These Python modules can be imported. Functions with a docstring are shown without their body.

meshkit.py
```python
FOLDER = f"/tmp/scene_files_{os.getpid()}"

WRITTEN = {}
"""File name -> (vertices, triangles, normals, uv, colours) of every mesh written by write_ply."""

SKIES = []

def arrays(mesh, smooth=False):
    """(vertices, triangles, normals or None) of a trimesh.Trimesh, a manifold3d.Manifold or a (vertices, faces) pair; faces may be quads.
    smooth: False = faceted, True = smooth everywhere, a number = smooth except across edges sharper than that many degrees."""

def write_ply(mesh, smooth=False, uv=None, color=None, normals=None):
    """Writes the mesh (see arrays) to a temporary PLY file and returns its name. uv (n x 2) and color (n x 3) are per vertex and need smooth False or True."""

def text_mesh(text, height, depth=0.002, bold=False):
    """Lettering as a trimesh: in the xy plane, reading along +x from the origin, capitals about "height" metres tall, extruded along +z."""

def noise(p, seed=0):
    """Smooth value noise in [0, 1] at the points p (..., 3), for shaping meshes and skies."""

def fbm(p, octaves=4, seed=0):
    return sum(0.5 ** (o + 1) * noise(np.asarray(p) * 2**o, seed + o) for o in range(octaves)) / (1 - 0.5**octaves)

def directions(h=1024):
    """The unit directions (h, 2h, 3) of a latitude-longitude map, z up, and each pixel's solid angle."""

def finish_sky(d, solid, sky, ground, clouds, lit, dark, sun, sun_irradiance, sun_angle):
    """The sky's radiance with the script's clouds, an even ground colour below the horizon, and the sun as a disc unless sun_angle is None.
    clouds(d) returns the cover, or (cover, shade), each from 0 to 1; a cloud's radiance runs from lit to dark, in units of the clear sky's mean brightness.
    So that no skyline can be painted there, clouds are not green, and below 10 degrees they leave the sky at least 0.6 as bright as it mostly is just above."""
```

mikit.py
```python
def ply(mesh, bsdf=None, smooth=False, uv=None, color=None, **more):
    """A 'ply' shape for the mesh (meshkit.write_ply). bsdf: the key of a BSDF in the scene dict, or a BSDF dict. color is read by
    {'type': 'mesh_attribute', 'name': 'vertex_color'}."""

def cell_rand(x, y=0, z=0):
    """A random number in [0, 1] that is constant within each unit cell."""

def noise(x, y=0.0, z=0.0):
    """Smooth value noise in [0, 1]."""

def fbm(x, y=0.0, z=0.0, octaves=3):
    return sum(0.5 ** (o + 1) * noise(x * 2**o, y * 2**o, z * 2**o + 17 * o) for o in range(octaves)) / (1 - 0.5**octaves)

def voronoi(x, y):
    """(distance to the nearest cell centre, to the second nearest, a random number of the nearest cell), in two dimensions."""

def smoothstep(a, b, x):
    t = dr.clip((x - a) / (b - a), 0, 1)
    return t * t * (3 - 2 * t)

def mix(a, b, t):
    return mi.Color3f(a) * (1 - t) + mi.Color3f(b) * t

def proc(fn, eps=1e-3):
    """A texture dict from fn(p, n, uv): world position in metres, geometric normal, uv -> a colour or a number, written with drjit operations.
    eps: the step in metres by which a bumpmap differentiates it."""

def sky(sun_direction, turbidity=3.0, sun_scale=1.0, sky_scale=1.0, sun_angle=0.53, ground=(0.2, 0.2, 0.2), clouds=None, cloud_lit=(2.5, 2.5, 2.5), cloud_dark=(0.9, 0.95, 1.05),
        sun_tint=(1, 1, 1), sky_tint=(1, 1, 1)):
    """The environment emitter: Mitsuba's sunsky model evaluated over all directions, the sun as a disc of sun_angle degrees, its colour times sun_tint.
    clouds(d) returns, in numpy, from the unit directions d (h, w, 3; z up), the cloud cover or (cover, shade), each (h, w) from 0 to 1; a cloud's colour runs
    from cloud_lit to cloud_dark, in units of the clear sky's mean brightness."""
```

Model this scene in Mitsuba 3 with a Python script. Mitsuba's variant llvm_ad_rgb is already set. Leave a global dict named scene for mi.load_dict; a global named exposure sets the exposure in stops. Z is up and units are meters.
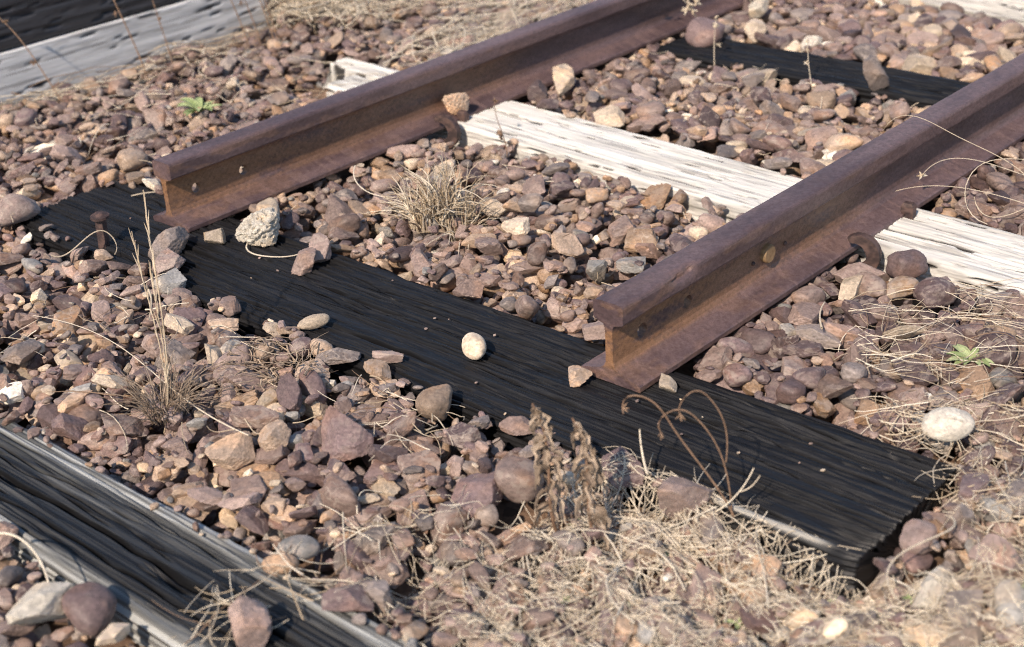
import math
import numpy as np
import trimesh
import manifold3d as m3
import drjit as dr
import mitsuba as mi
import mikit, meshkit
from mikit import noise, fbm, smoothstep, mix
from scipy import ndimage

rng = np.random.default_rng(7)
T = mi.ScalarTransform4f
scene, labels = {}, {}

# ------------------------------------------------------------------ camera, light, exposure
EYE = np.array([-1.5619, -1.2647, 1.1235])
FWD = np.array([0.65077994, 0.61181371, -0.44963258])
RIGHT = np.array([0.66296327, -0.74653488, -0.05626166])
UP = np.array([0.37008806, 0.26147592, 0.89143994])
FOCAL = 1456.0                                       # in pixels of a 1024 wide picture
scene['camera'] = {'type': 'thinlens', 'fov': math.degrees(2 * math.atan(512 / FOCAL)), 'fov_axis': 'x',
                   'to_world': T().look_at(origin=EYE.tolist(), target=(EYE + FWD).tolist(), up=UP.tolist()),
                   'aperture_radius': 0.0068, 'focus_distance': 2.52, 'near_clip': 0.05, 'far_clip': 500.0}
SUN = np.array([-0.078, -0.023, 0.069])
SUN = SUN / np.linalg.norm(SUN)
scene['sky'] = mikit.sky(SUN.tolist(), turbidity=3.5, sun_scale=0.80, sun_angle=1.2, sun_tint=(0.95, 0.98, 1.12), sky_tint=(1.04, 1.0, 0.97))
exposure = 2.28

# ------------------------------------------------------------------ helpers
GAUGE = 1.13                                         # rail centre to rail centre
FOOT, HEAD, RAIL_H, WEB = 0.060, 0.0289, 0.1406, 0.007


def numbered(name):
    if name not in labels and not any(k == name or k.startswith(name + '__') for k in scene):
        return name
    n = 1
    while f'{name}_{n:03d}' in labels or f'{name}_{n:03d}' in scene:
        n += 1
    return f'{name}_{n:03d}'


def tag(key, label=None, category=None, group=None, kind=None):
    labels[key] = {k: v for k, v in dict(label=label, category=category, group=group, kind=kind).items() if v}
    return key


def part(parent, name, shape):
    key, n = f'{parent}__{name}', 1
    while key in scene:
        key = f'{parent}__{name}_{n:03d}'
        n += 1
    scene[key] = shape
    return key


def seen(x, y, z=0.0, pad=60):
    """Whether points of the ground lie in the strip of country that the photograph takes in, with a margin."""
    q = np.stack([x - EYE[0], y - EYE[1], z - EYE[2] + 0 * x], -1)
    d = np.maximum(q @ FWD, 0.2)
    u, v = FOCAL * (q @ RIGHT) / d, FOCAL * (q @ UP) / d
    return (np.abs(u) < 512 + pad) & (np.abs(v) < 324 + pad), d


# ------------------------------------------------------------------ materials
PALETTE = [(0.150, 0.106, 0.102), (0.192, 0.138, 0.117), (0.265, 0.196, 0.170), (0.195, 0.164, 0.150), (0.345, 0.256, 0.188),
           (0.088, 0.062, 0.061), (0.295, 0.198, 0.128), (0.490, 0.400, 0.300), (0.64, 0.585, 0.49), (0.250, 0.240, 0.225)]
TONES = ['purple-brown', 'brown', 'pinkish brown', 'grey-brown', 'tan', 'dark brown', 'ochre', 'cream', 'whitish', 'grey']


def stone_colour(p, n, uv):
    k = uv.x * 10.0
    c = mi.Color3f(PALETTE[0])
    for i in range(1, 10):
        c = dr.select(k >= i, mi.Color3f(PALETTE[i]), c)
    o = uv.y * 97.0
    c = c * (0.62 + 0.76 * (k - dr.floor(k)))
    a = fbm(p.x * 42 + o, p.y * 42, p.z * 42, 3)
    b = fbm(p.x * 260 + o, p.y * 260, p.z * 260, 3)
    c = c * (0.70 + 0.60 * a) * (0.50 + 1.0 * b)
    warm = smoothstep(0.50, 0.75, fbm(p.x * 24 - o, p.y * 24, p.z * 24 + o, 2))
    c = mix(c, c * mi.Color3f(1.32, 1.12, 0.90), warm * 0.7)
    crust = smoothstep(0.48, 0.66, fbm(p.x * 95 + o, p.y * 95 - o, p.z * 95, 4)) * smoothstep(0.25, 0.9, uv.y)
    c = mix(c, mi.Color3f(0.36, 0.295, 0.25), crust * 0.55)
    vein = 1 - smoothstep(0.0, 0.020, dr.abs(fbm(p.x * 34 + o, p.y * 34, p.z * 34 - o, 3) - 0.5))
    return mix(c, mi.Color3f(0.44, 0.37, 0.31), vein * 0.5 * smoothstep(0.72, 0.95, mikit.cell_rand(o * 31.0)))


scene['stone_mat'] = {'type': 'principled', 'base_color': mikit.proc(stone_colour), 'roughness': 0.6, 'specular': 0.5}


def rust_colour(p, n, uv):
    a = fbm(p.x * 6, p.y * 24, p.z * 24, 4)
    b = fbm(p.x * 170, p.y * 170, p.z * 170, 3)
    s = noise(p.x * 560, p.y * 560, p.z * 560)
    grain = (0.45 + 0.75 * b + 0.35 * s)
    c = mix((0.074, 0.048, 0.050), (0.128, 0.086, 0.086), smoothstep(0.30, 0.70, a))
    web = smoothstep(0.020, 0.030, p.z) * (1 - smoothstep(0.101, 0.106, p.z))
    old = 1 - smoothstep(0.10, 1.1, p.x + 0.7 * (noise(p.x * 3.1, p.y * 0.9) - 0.5))    # brighter rust where the joint plates came off
    orange = smoothstep(0.22, 0.54, fbm(p.x * 8, p.y * 3, p.z * 30, 3) * 0.75 + 0.25 * b)
    c = mix(c, mi.Color3f(0.250, 0.128, 0.055), web * orange * (0.10 + 0.68 * old))
    stain = smoothstep(0.50, 0.66, fbm(p.x * 16, p.y * 30, p.z * 45, 3))
    c = mix(c, mi.Color3f(0.205, 0.118, 0.074), stain * (1 - 0.75 * smoothstep(0.134, 0.138, p.z)) * (0.06 + 0.36 * old))
    scour = smoothstep(0.52, 0.72, fbm(p.x * 75, p.y * 9, p.z * 9, 3))
    c = mix(c, mi.Color3f(0.175, 0.116, 0.104), scour * 0.5 * (1 - smoothstep(0.020, 0.030, p.z)))
    return c * grain


scene['rust_mat'] = {'type': 'bumpmap', 'scale': 0.0009, 'arbitrary': mikit.proc(lambda p, n, uv: fbm(p.x * 160, p.y * 200, p.z * 200, 3), 8e-4),
                     'bsdf': {'type': 'principled', 'base_color': mikit.proc(rust_colour), 'roughness': 0.5, 'specular': 0.5}}


def plain_rust(p, n, uv):
    a = fbm(p.x * 90, p.y * 90, p.z * 90, 3)
    return mix((0.040, 0.026, 0.025), (0.105, 0.064, 0.054), smoothstep(0.3, 0.7, a))


scene['iron_mat'] = {'type': 'principled', 'base_color': mikit.proc(plain_rust), 'roughness': 0.7}
scene['wood_mat'] = {'type': 'principled', 'base_color': {'type': 'mesh_attribute', 'name': 'vertex_color'}, 'roughness': 0.75, 'specular': 0.3}
scene['char_mat'] = {'type': 'principled', 'base_color': {'type': 'mesh_attribute', 'name': 'vertex_color'}, 'roughness': 0.5, 'specular': 0.35}


def straw_colour(p, n, uv):
    c = mix((0.40, 0.310, 0.205), (0.76, 0.690, 0.565), uv.x)
    c = mix(c, mi.Color3f(0.23, 0.155, 0.105), smoothstep(0.84, 0.88, uv.y))
    return c * (0.88 + 0.24 * noise(p.x * 60, p.y * 60, p.z * 60))


def stem_colour(p, n, uv):
    return mix((0.15, 0.090, 0.060), (0.32, 0.215, 0.140), uv.x) * (0.7 + 0.6 * noise(p.x * 150, p.y * 150, p.z * 150))


def dead_leaf_colour(p, n, uv):
    return mix((0.17, 0.125, 0.090), (0.40, 0.32, 0.245), uv.x) * (0.6 + 0.8 * fbm(p.x * 90, p.y * 90, p.z * 90, 2))


def green_colour(p, n, uv):
    return mix((0.20, 0.26, 0.10), (0.40, 0.46, 0.24), uv.x) * (0.7 + 0.6 * fbm(p.x * 80, p.y * 80, p.z * 80, 2))


for name, fn in (('straw_mat', straw_colour), ('stem_mat', stem_colour), ('dead_leaf_mat', dead_leaf_colour), ('green_mat', green_colour)):
    scene[name] = {'type': 'twosided', 'bsdf': {'type': 'principled', 'base_color': mikit.proc(fn), 'roughness': 0.65, 'specular': 0.3}}


def ground_colour(p, n, uv):
    a = fbm(p.x * 7, p.y * 7, 0, 4)
    d1, d2, w = mikit.voronoi(p.x * 45, p.y * 45)
    c = mix((0.10, 0.064, 0.045), (0.21, 0.140, 0.095), a)
    return c * (0.55 + 0.9 * w) * (0.8 + 0.4 * noise(p.x * 240, p.y * 240))


scene['ground_mat'] = {'type': 'principled', 'base_color': mikit.proc(ground_colour), 'roughness': 0.95, 'specular': 0.2}

# ------------------------------------------------------------------ the ground, one sheet out to the horizon
far = np.array([4.5, 6, 9, 14, 25, 60, 160, 420])
gx = np.concatenate([-far[::-1], np.arange(-1.6, 3.61, 0.02), far])
gy = np.concatenate([-far[::-1], np.arange(-1.4, 3.81, 0.02), far])
X, Y = np.meshgrid(gx, gy, indexing='ij')


def base_height(x, y):
    p = np.stack([x, y, 0 * x], -1)
    return -0.060 + 0.022 * (meshkit.fbm(p * 5.0, 3, 3) - 0.5) + 0.010 * (meshkit.fbm(p * 30.0, 2, 9) - 0.5)


V = np.stack([X, Y, base_height(X, Y)], -1).reshape(-1, 3)
nx, ny = X.shape
I = (np.arange(nx - 1)[:, None] * ny + np.arange(ny - 1)).ravel()
scene['ground'] = mikit.ply((V, np.stack([I, I + ny, I + ny + 1, I + 1], 1)), 'ground_mat', smooth=True)
tag('ground', kind='structure')


# ------------------------------------------------------------------ timber
def smooth01(a, b, x):
    t = np.clip((x - a) / (b - a), 0, 1)
    return t * t * (3 - 2 * t)


def timber(length, width, height, seed, colour, rc=0.008, groove=0.0025, checks=0, check_size=(0.03, 0.0018, 0.006), step=0.006, fine=0.0017,
           end=0.006, ends=None, ends0=None, deep=()):
    """A sawn timber along +x from 0 to length, centred on y = 0, top near z = 0: a lofted section whose skin is cut by grain and checks.
    deep: (x0, x1, y, width, depth) long splits; ends(s) gives extra length at the far end by the place across. -> mesh, colours"""
    r = np.random.default_rng(seed)
    w, rc = width / 2, rc
    top = np.linspace(-w + rc, w - rc, max(8, int((width - 2 * rc) / fine)))
    arc = np.linspace(0, np.pi / 2, 6)[1:-1]
    side = np.linspace(-rc, -height + rc, max(6, int(height / (fine * 2))))
    prof = [np.stack([top, 0 * top, 0 * top, 1 + 0 * top], 1)]
    prof.append(np.stack([w - rc + rc * np.sin(arc), -rc + rc * np.cos(arc), np.sin(arc), np.cos(arc)], 1))
    prof.append(np.stack([w + 0 * side, side, 1 + 0 * side, 0 * side], 1))
    bot = np.linspace(w - rc, -w + rc, 8)
    prof.append(np.stack([bot, -height + 0 * bot, 0 * bot, -1 + 0 * bot], 1))
    prof.append(np.stack([-w + 0 * side, side[::-1], -1 + 0 * side, 0 * side], 1))
    prof.append(np.stack([-w + rc - rc * np.cos(arc), -rc + rc * np.sin(arc), -np.cos(arc), np.sin(arc)], 1))
    prof = np.vstack(prof)
    m, n = len(prof), int(length / step) + 1
    s = np.concatenate([[0], np.cumsum(np.hypot(*np.diff(prof[:, :2], axis=0).T))])
    l = np.linspace(0, length, n)
    S, L = np.meshgrid(s, l)
    P = np.stack([S, L, 0 * S], -1)
    warp = 0.014 * (meshkit.fbm(np.stack([S * 5, L * 1.6, 0 * S], -1), 2, seed) - 0.5)
    g1 = meshkit.fbm(np.stack([(S + warp) / 0.010, L / 0.36, 0 * S], -1), 3, seed + 1)
    g2 = meshkit.noise(np.stack([(S + warp) / 0.0040, L / 0.26, 0 * S], -1), seed + 5)
    g3 = np.abs(2 * meshkit.noise(np.stack([(S + 0.6 * warp) / 0.0075, L / 0.50, 0 * S], -1), seed + 6) - 1)
    crack = 1 - smooth01(0.0, 0.10, np.abs(g1 - 0.42))
    wide = meshkit.fbm(np.stack([S / 0.05, L / 0.60, 0 * S], -1), 2, seed + 8) - 0.5
    alive = 0.45 + 1.1 * meshkit.fbm(np.stack([S / 0.05, L / 0.25, 0 * S], -1), 2, seed + 12)
    chip = meshkit.fbm(np.stack([S / 0.005, L / 0.035, 0 * S], -1), 2, seed + 13) - 0.5
    D = groove * alive * (0.9 * chip + 1.3 * (g1 - 0.5) + 0.7 * (g2 - 0.5) - 0.9 * crack - 1.0 * (1 - smooth01(0, 0.30, g3))) + 0.0022 * wide
    pit = 0 * D
    for _ in range(checks):
        sc, lc = r.uniform(0, s[-1]), r.uniform(0, length)
        ln, wd, dp = np.array(check_size) * r.uniform(0.5, 1.6, 3)
        i0, i1 = np.searchsorted(l, [lc - ln, lc + ln])
        j0, j1 = np.searchsorted(s, [sc - 4 * wd, sc + 4 * wd])
        if i1 - i0 < 2 or j1 - j0 < 1:
            continue
        dl, ds = (l[i0:i1, None] - lc) / ln, (s[None, j0:j1] - sc - 0.03 * r.normal() * (l[i0:i1, None] - lc)) / wd
        k = np.exp(-ds ** 2 * 1.3) * np.clip(1 - dl ** 2, 0, 1)
        D[i0:i1, j0:j1] -= dp * k
        pit[i0:i1, j0:j1] = np.maximum(pit[i0:i1, j0:j1], k)
    for x0, x1, y, wd, dp in deep:
        line = y + w - rc + 0.02 * (meshkit.fbm(np.stack([L / 0.12, 0 * L, 0 * L], -1), 2, seed + 20) - 0.5)
        k = np.exp(-((S - line) / wd) ** 2) * smooth01(x0, x0 + 0.06, L) * (1 - smooth01(x1 - 0.06, x1, L)) * (S < s[len(top)])
        if wd > 0.012:                                           # an open split with steep sides
            k = (1 - smooth01(wd * 0.75, wd * 1.05, np.abs(S - line))) * (1 - smooth01(x1 - 0.25, x1, L)) * (S < s[len(top)])
        D -= dp * k
        pit = np.maximum(pit, k * (wd < 0.012))
    ragged = end * 2 * (meshkit.fbm(np.stack([S / 0.012, L * 0, 0 * S], -1), 2, seed + 30) - 0.5)
    t = L / length
    along = L + ragged * (t - 0.5) * 2
    if ends is not None:
        along = along + ends(prof[:, 0])[None, :] * smooth01(0.80, 1.0, t)
    if ends0 is not None:
        along = along + ends0(prof[:, 0])[None, :] * (1 - smooth01(0.0, 0.2, t))
    rnd = 1 - 0.12 * (np.maximum(smooth01(0.99, 1.0, t), 1 - smooth01(0, 0.01, t)))
    v = np.stack([along, prof[None, :, 0] + D * prof[None, :, 2], (prof[None, :, 1] + D * prof[None, :, 3])], -1)
    v[..., 1] *= np.where(rnd < 1, 1 - (1 - rnd) * 0.3, 1)
    C = colour(S, L, prof, g1, g2, crack, pit, wide, seed)
    V = [v.reshape(-1, 3)]
    col = [C.reshape(-1, 3)]
    a = np.arange(n - 1)[:, None] * m
    b, b2 = np.arange(m), (np.arange(m) + 1) % m
    F = [np.stack([a + b, a + b2, a + m + b2, a + m + b], -1).reshape(-1, 4)]
    F = [np.vstack([F[0][:, [0, 2, 1]], F[0][:, [0, 3, 2]]])]
    count = n * m
    for e, idx in ((0, np.arange(m)), (1, (n - 1) * m + np.arange(m))):      # caps in shrinking rings
        ring, prev = v.reshape(-1, 3)[idx], idx
        cen = np.array([ring[:, 0].mean(), 0, -height / 2])
        for f in (0.97, 0.8, 0.55, 0.3, 0.02):
            q = cen + (ring - cen) * [1, f, f]
            q[:, 0] += (0.004 * (meshkit.fbm(q * 60, 2, seed + 40) - 0.5) * 2 + (0.002 if e else -0.002) * 0)
            new = count + np.arange(m)
            count += m
            V.append(q)
            col.append(C.reshape(-1, 3)[idx] * 0.8)
            quad = np.stack([prev, prev[b2], new[b2], new], 1)
            if not e:
                quad = quad[:, ::-1]
            F.append(np.vstack([quad[:, [0, 2, 1]], quad[:, [0, 3, 2]]]))
            prev = new
    mesh = trimesh.Trimesh(np.vstack(V), np.vstack(F), process=False)
    return mesh, np.clip(np.vstack(col), 0.004, 0.95)


def lerp(a, b, t):
    return np.asarray(a) * (1 - t[..., None]) + np.asarray(b) * t[..., None]


def charred(pale_edges=0.0, strip=None, gain=0.72):
    def f(S, L, prof, g1, g2, crack, pit, wide, seed):
        streak = meshkit.fbm(np.stack([S / 0.0045, L / 0.45, 0 * S], -1), 3, seed + 60)
        c = lerp((0.0085, 0.0085, 0.0095), (0.0165, 0.0165, 0.0185), smooth01(0.35, 0.65, streak)) * gain
        if pale_edges:
            w = prof[:, 0].max()
            y = prof[None, :, 0] + 0.020 * (meshkit.fbm(np.stack([S / 0.010, L / 0.30, 0 * S], -1), 3, seed + 64) - 0.5) * 2
            k = np.maximum(smooth01(w - 0.070, w - 0.010, y), smooth01(w - 0.026, w - 0.004, -y))
            k = k * (0.3 + 0.9 * smooth01(0.25, 0.7, g2))
            c = lerp(c, (0.36, 0.37, 0.36), np.clip(k * pale_edges, 0, 1))
            grey_streak = smooth01(0.50, 0.58, streak) * (0.35 + 0.65 * smooth01(0.4, 0.6, meshkit.fbm(np.stack([S / 0.03, L / 0.30, 0 * S], -1), 2, seed + 68)))
            c = lerp(c, (0.090, 0.092, 0.090), grey_streak * 0.6)  # grey streaks along the length, thresholded from the streak noise
        if strip:
            l0, l1, y0, y1, k0 = strip
            y = prof[None, :, 0] + 0.008 * (meshkit.fbm(np.stack([S / 0.02, L / 0.06, 0 * S], -1), 2, seed + 66) - 0.5)
            k = smooth01(l0, l0 + 0.1, L) * (1 - smooth01(l1 - 0.04, l1, L)) * smooth01(y0 - 0.006, y0 + 0.004, y) * (1 - smooth01(y1 - 0.004, y1 + 0.004, y)) * (prof[None, :, 3] > 0.3)
            c = lerp(c, (0.36, 0.345, 0.31), np.clip(k * k0 * smooth01(0.38, 0.62, streak * 0.5 + g2 * 0.5) * 1.3, 0, 1))
        return c * (0.8 + 0.4 * g2[..., None])
    return f


def bleached(tone=(0.66, 0.645, 0.60), dark=(0.57, 0.555, 0.52)):
    def f(S, L, prof, g1, g2, crack, pit, wide, seed):
        streak = meshkit.fbm(np.stack([S / 0.007, L / 0.25, 0 * S], -1), 3, seed + 60)
        c = lerp(dark, tone, smooth01(0.22, 0.52, streak))
        grey = smooth01(0.55, 0.75, meshkit.fbm(np.stack([S / 0.03, L / 0.2, 0 * S], -1), 3, seed + 63))
        c = lerp(c, np.array(tone) * 0.62, grey * 0.6)
        fiss = smooth01(0.62, 0.70, meshkit.fbm(np.stack([S / 0.0055, L / 0.12, 0 * S], -1), 3, seed + 65))
        c = lerp(c, (0.09, 0.08, 0.07), fiss * 0.40)
        c = lerp(c, (0.045, 0.042, 0.04), smooth01(0.15, 0.45, pit))
        return c * (0.86 + 0.28 * g2[..., None])
    return f


def place_timber(name, mesh, col, mat, origin, direction, label, category, flip=False, roll=0.0):
    """origin: world place of the timber's x = 0 end on its top centre line; direction: angle of its length in the plan, in degrees"""
    m = mesh.copy()
    M = trimesh.transformations.translation_matrix(origin) @ trimesh.transformations.rotation_matrix(math.radians(direction), [0, 0, 1]) @ trimesh.transformations.rotation_matrix(math.radians(roll), [1, 0, 0])
    m.apply_transform(M)
    key = numbered(name)
    scene[key] = mikit.ply(m, mat, smooth=True, color=col)
    tag(key, label, category)
    return key


FOOTPRINTS = []                                      # (x0 end, y0 end, direction, length, width, top): where stones may not sink in


def sleeper(x_mid, y0, y1, skew, width, top, label, height=0.13, mat='char_mat', tilt=0.0, **kw):
    """Lies along y from y0 down to y1 (its far end is at y1); x_mid at y = 0.3; skew: change of x per metre of y."""
    L = (y0 - y1) * math.hypot(1, skew)
    mesh, col = timber(L, width, height, **kw)
    ang = math.degrees(math.atan2(-1, -skew))
    o = (x_mid + skew * (y0 - 0.3), y0, top)
    FOOTPRINTS.append((o[0], o[1], math.radians(ang), L, width, top))
    return place_timber('railway_sleeper', mesh, col, mat, o, ang, label, 'sleeper', roll=tilt)


sleeper(-0.046, 1.46, -0.540, 0.0, 0.288, 0.0, 'black charred sleeper under the cut ends of both rusty rails',
        seed=11, colour=charred(strip=(1.70, 1.97, -0.141, -0.122, 0.62)), groove=0.0042, checks=420, check_size=(0.020, 0.0016, 0.005), rc=0.009, end=0.0016, step=0.005, fine=0.0012, deep=[(a, a + l_, y, w_, 0.009) for a, l_, y, w_ in zip(np.linspace(-0.1, 1.8, 34), np.tile([0.35, 0.5, 0.28, 0.42], 9), np.tile([0.10, -0.06, 0.035, -0.115, 0.07, -0.02, 0.122, -0.09, 0.0], 4) + np.repeat([0, 0.013, -0.017, 0.006], 9), np.tile([0.0013, 0.0019, 0.0011], 12))] + [(0.75, 1.05, 0.02, 0.0025, 0.012), (0.35, 0.62, -0.035, 0.002, 0.010), (1.5, 1.75, 0.03, 0.002, 0.010)])
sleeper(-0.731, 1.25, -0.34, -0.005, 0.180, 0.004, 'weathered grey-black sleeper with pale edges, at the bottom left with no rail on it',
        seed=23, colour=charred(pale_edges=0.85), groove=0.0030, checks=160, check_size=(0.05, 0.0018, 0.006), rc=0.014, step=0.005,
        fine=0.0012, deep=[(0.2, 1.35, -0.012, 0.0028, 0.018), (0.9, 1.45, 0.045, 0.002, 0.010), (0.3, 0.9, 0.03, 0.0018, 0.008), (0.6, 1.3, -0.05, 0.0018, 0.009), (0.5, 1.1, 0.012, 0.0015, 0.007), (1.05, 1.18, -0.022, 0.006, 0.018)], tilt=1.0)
sleeper(0.818, 1.71, -0.95, 0.066, 0.208, 0.006, 'bleached white cracked sleeper under both rails behind the black one',
        seed=31, colour=bleached(), mat='wood_mat', groove=0.0020, checks=620, check_size=(0.022, 0.0024, 0.010), rc=0.012,
        ends0=lambda y: 0.15 * smooth01(-0.02, 0.0, -y),
        deep=[(-0.08, 0.46, 0.012, 0.013, 0.085), (0.61, 0.83, 0.02, 0.004, 0.014), (0.9, 1.15, -0.06, 0.006, 0.02), (1.15, 1.4, -0.07, 0.005, 0.018), (1.55, 2.0, -0.02, 0.004, 0.012), (1.5, 1.72, -0.07, 0.006, 0.02)])
sleeper(1.575, 1.02, -0.60, 0.012, 0.185, 0.010, 'dark charred sleeper between the rails further off, half sunk in the stones',
        seed=47, colour=charred(), groove=0.0036, checks=40, check_size=(0.04, 0.002, 0.008), rc=0.014)
sleeper(2.33, 1.30, -0.40, 0.145, 0.240, 0.012, 'whitish grey sleeper at the top right edge, farthest of the bleached sleepers',
        seed=53, colour=bleached((0.60, 0.57, 0.51)), mat='wood_mat', groove=0.004, checks=150, check_size=(0.05, 0.003, 0.012), rc=0.014, fine=0.0026, step=0.009)

# old timbers stacked beyond the far rail, their sides towards the track
st, sc_ = timber(2.4, 0.24, 0.165, 61, bleached((0.55, 0.56, 0.565), (0.38, 0.385, 0.39)), rc=0.004, groove=0.0009, checks=420, check_size=(0.030, 0.0020, 0.009), fine=0.0024, step=0.007)
place_timber('stacked_timber', st, sc_, 'wood_mat', (-1.22, 2.335, 0.117), 0.6, 'pale grey timber lying along the ground at the foot of the stack, top left', 'timber')
st, sc_ = timber(2.6, 0.24, 0.150, 67, charred(gain=2.6), rc=0.006, groove=0.0014, checks=900, check_size=(0.028, 0.0022, 0.012), fine=0.0024, step=0.007)
place_timber('stacked_timber', st, sc_, 'char_mat', (-1.1, 2.352, 0.269), 0.6, 'black timber with short dark checks lying on the pale one, top left', 'timber')
st, sc_ = timber(1.62, 0.22, 0.150, 71, bleached((0.74, 0.74, 0.70)), rc=0.012, groove=0.003, checks=80, check_size=(0.03, 0.003, 0.01), fine=0.004, step=0.012)
place_timber('stacked_timber', st, sc_, 'wood_mat', (-1.05, 2.385, 0.424), 0.6, 'uppermost whitish timber in the very corner of the stack, top left', 'timber')


# ------------------------------------------------------------------ rails
def rail_mesh(length, holes, seed, dents=()):
    h, f, w, e = HEAD, FOOT, WEB, RAIL_H
    half = [(f - 0.001, 0.0), (f, 0.0015), (f, 0.0095), (f - 0.002, 0.0115), (0.030, 0.0185), (0.017, 0.0225), (0.011, 0.0275), (w + 0.0008, 0.035), (w, 0.045),
            (w, 0.088), (w + 0.001, 0.096), (w + 0.0035, 0.1015), (h - 0.003, 0.1065), (h - 0.0006, 0.1080), (h, 0.110), (h, 0.1335), (h - 0.0012, 0.1372), (h - 0.0042, 0.1394), (h - 0.010, 0.1402), (h - 0.018, e)]
    pts = [(y, z) for y, z in half] + [(-y, z) for y, z in half[::-1]]
    body = m3.Manifold.extrude(m3.CrossSection([pts]), length)               # section in x, y; length in z
    for z, hgt, r in holes:
        c = m3.Manifold.cylinder(0.08, r, r, 32, True).rotate((0, 90, 0)).translate((0, hgt, z))
        body = body - c
    body = body.refine_to_length(0.008)
    mm = body.to_mesh()
    v = np.array(mm.vert_properties[:, :3], float)
    v = np.stack([v[:, 2], v[:, 0], v[:, 1]], 1)                             # x along, y across, z up
    mesh = trimesh.Trimesh(v, np.array(mm.tri_verts), process=False)
    n = mesh.vertex_normals
    lump = (meshkit.fbm(v * [25, 70, 70], 3, seed) - 0.5) * 0.0007 + (meshkit.noise(v * [180, 260, 260], seed + 2) - 0.5) * 0.0006
    ends = v[:, 0] < 0.0005
    lump = np.where((v[:, 2] < 0.001), 0, lump)
    v = v + n * lump[:, None]
    for x, y, z, r, d in dents:
        q = np.exp(-(((v - [x, y, z]) / [r, 0.010, 0.009]) ** 2).sum(1))
        v[:, 1] -= np.sign(y) * d * q * (0.6 + 0.8 * meshkit.noise(v * 300, 4))
        v[:, 2] -= d * 0.7 * q
    return trimesh.Trimesh(v, mesh.faces, process=False)


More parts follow.
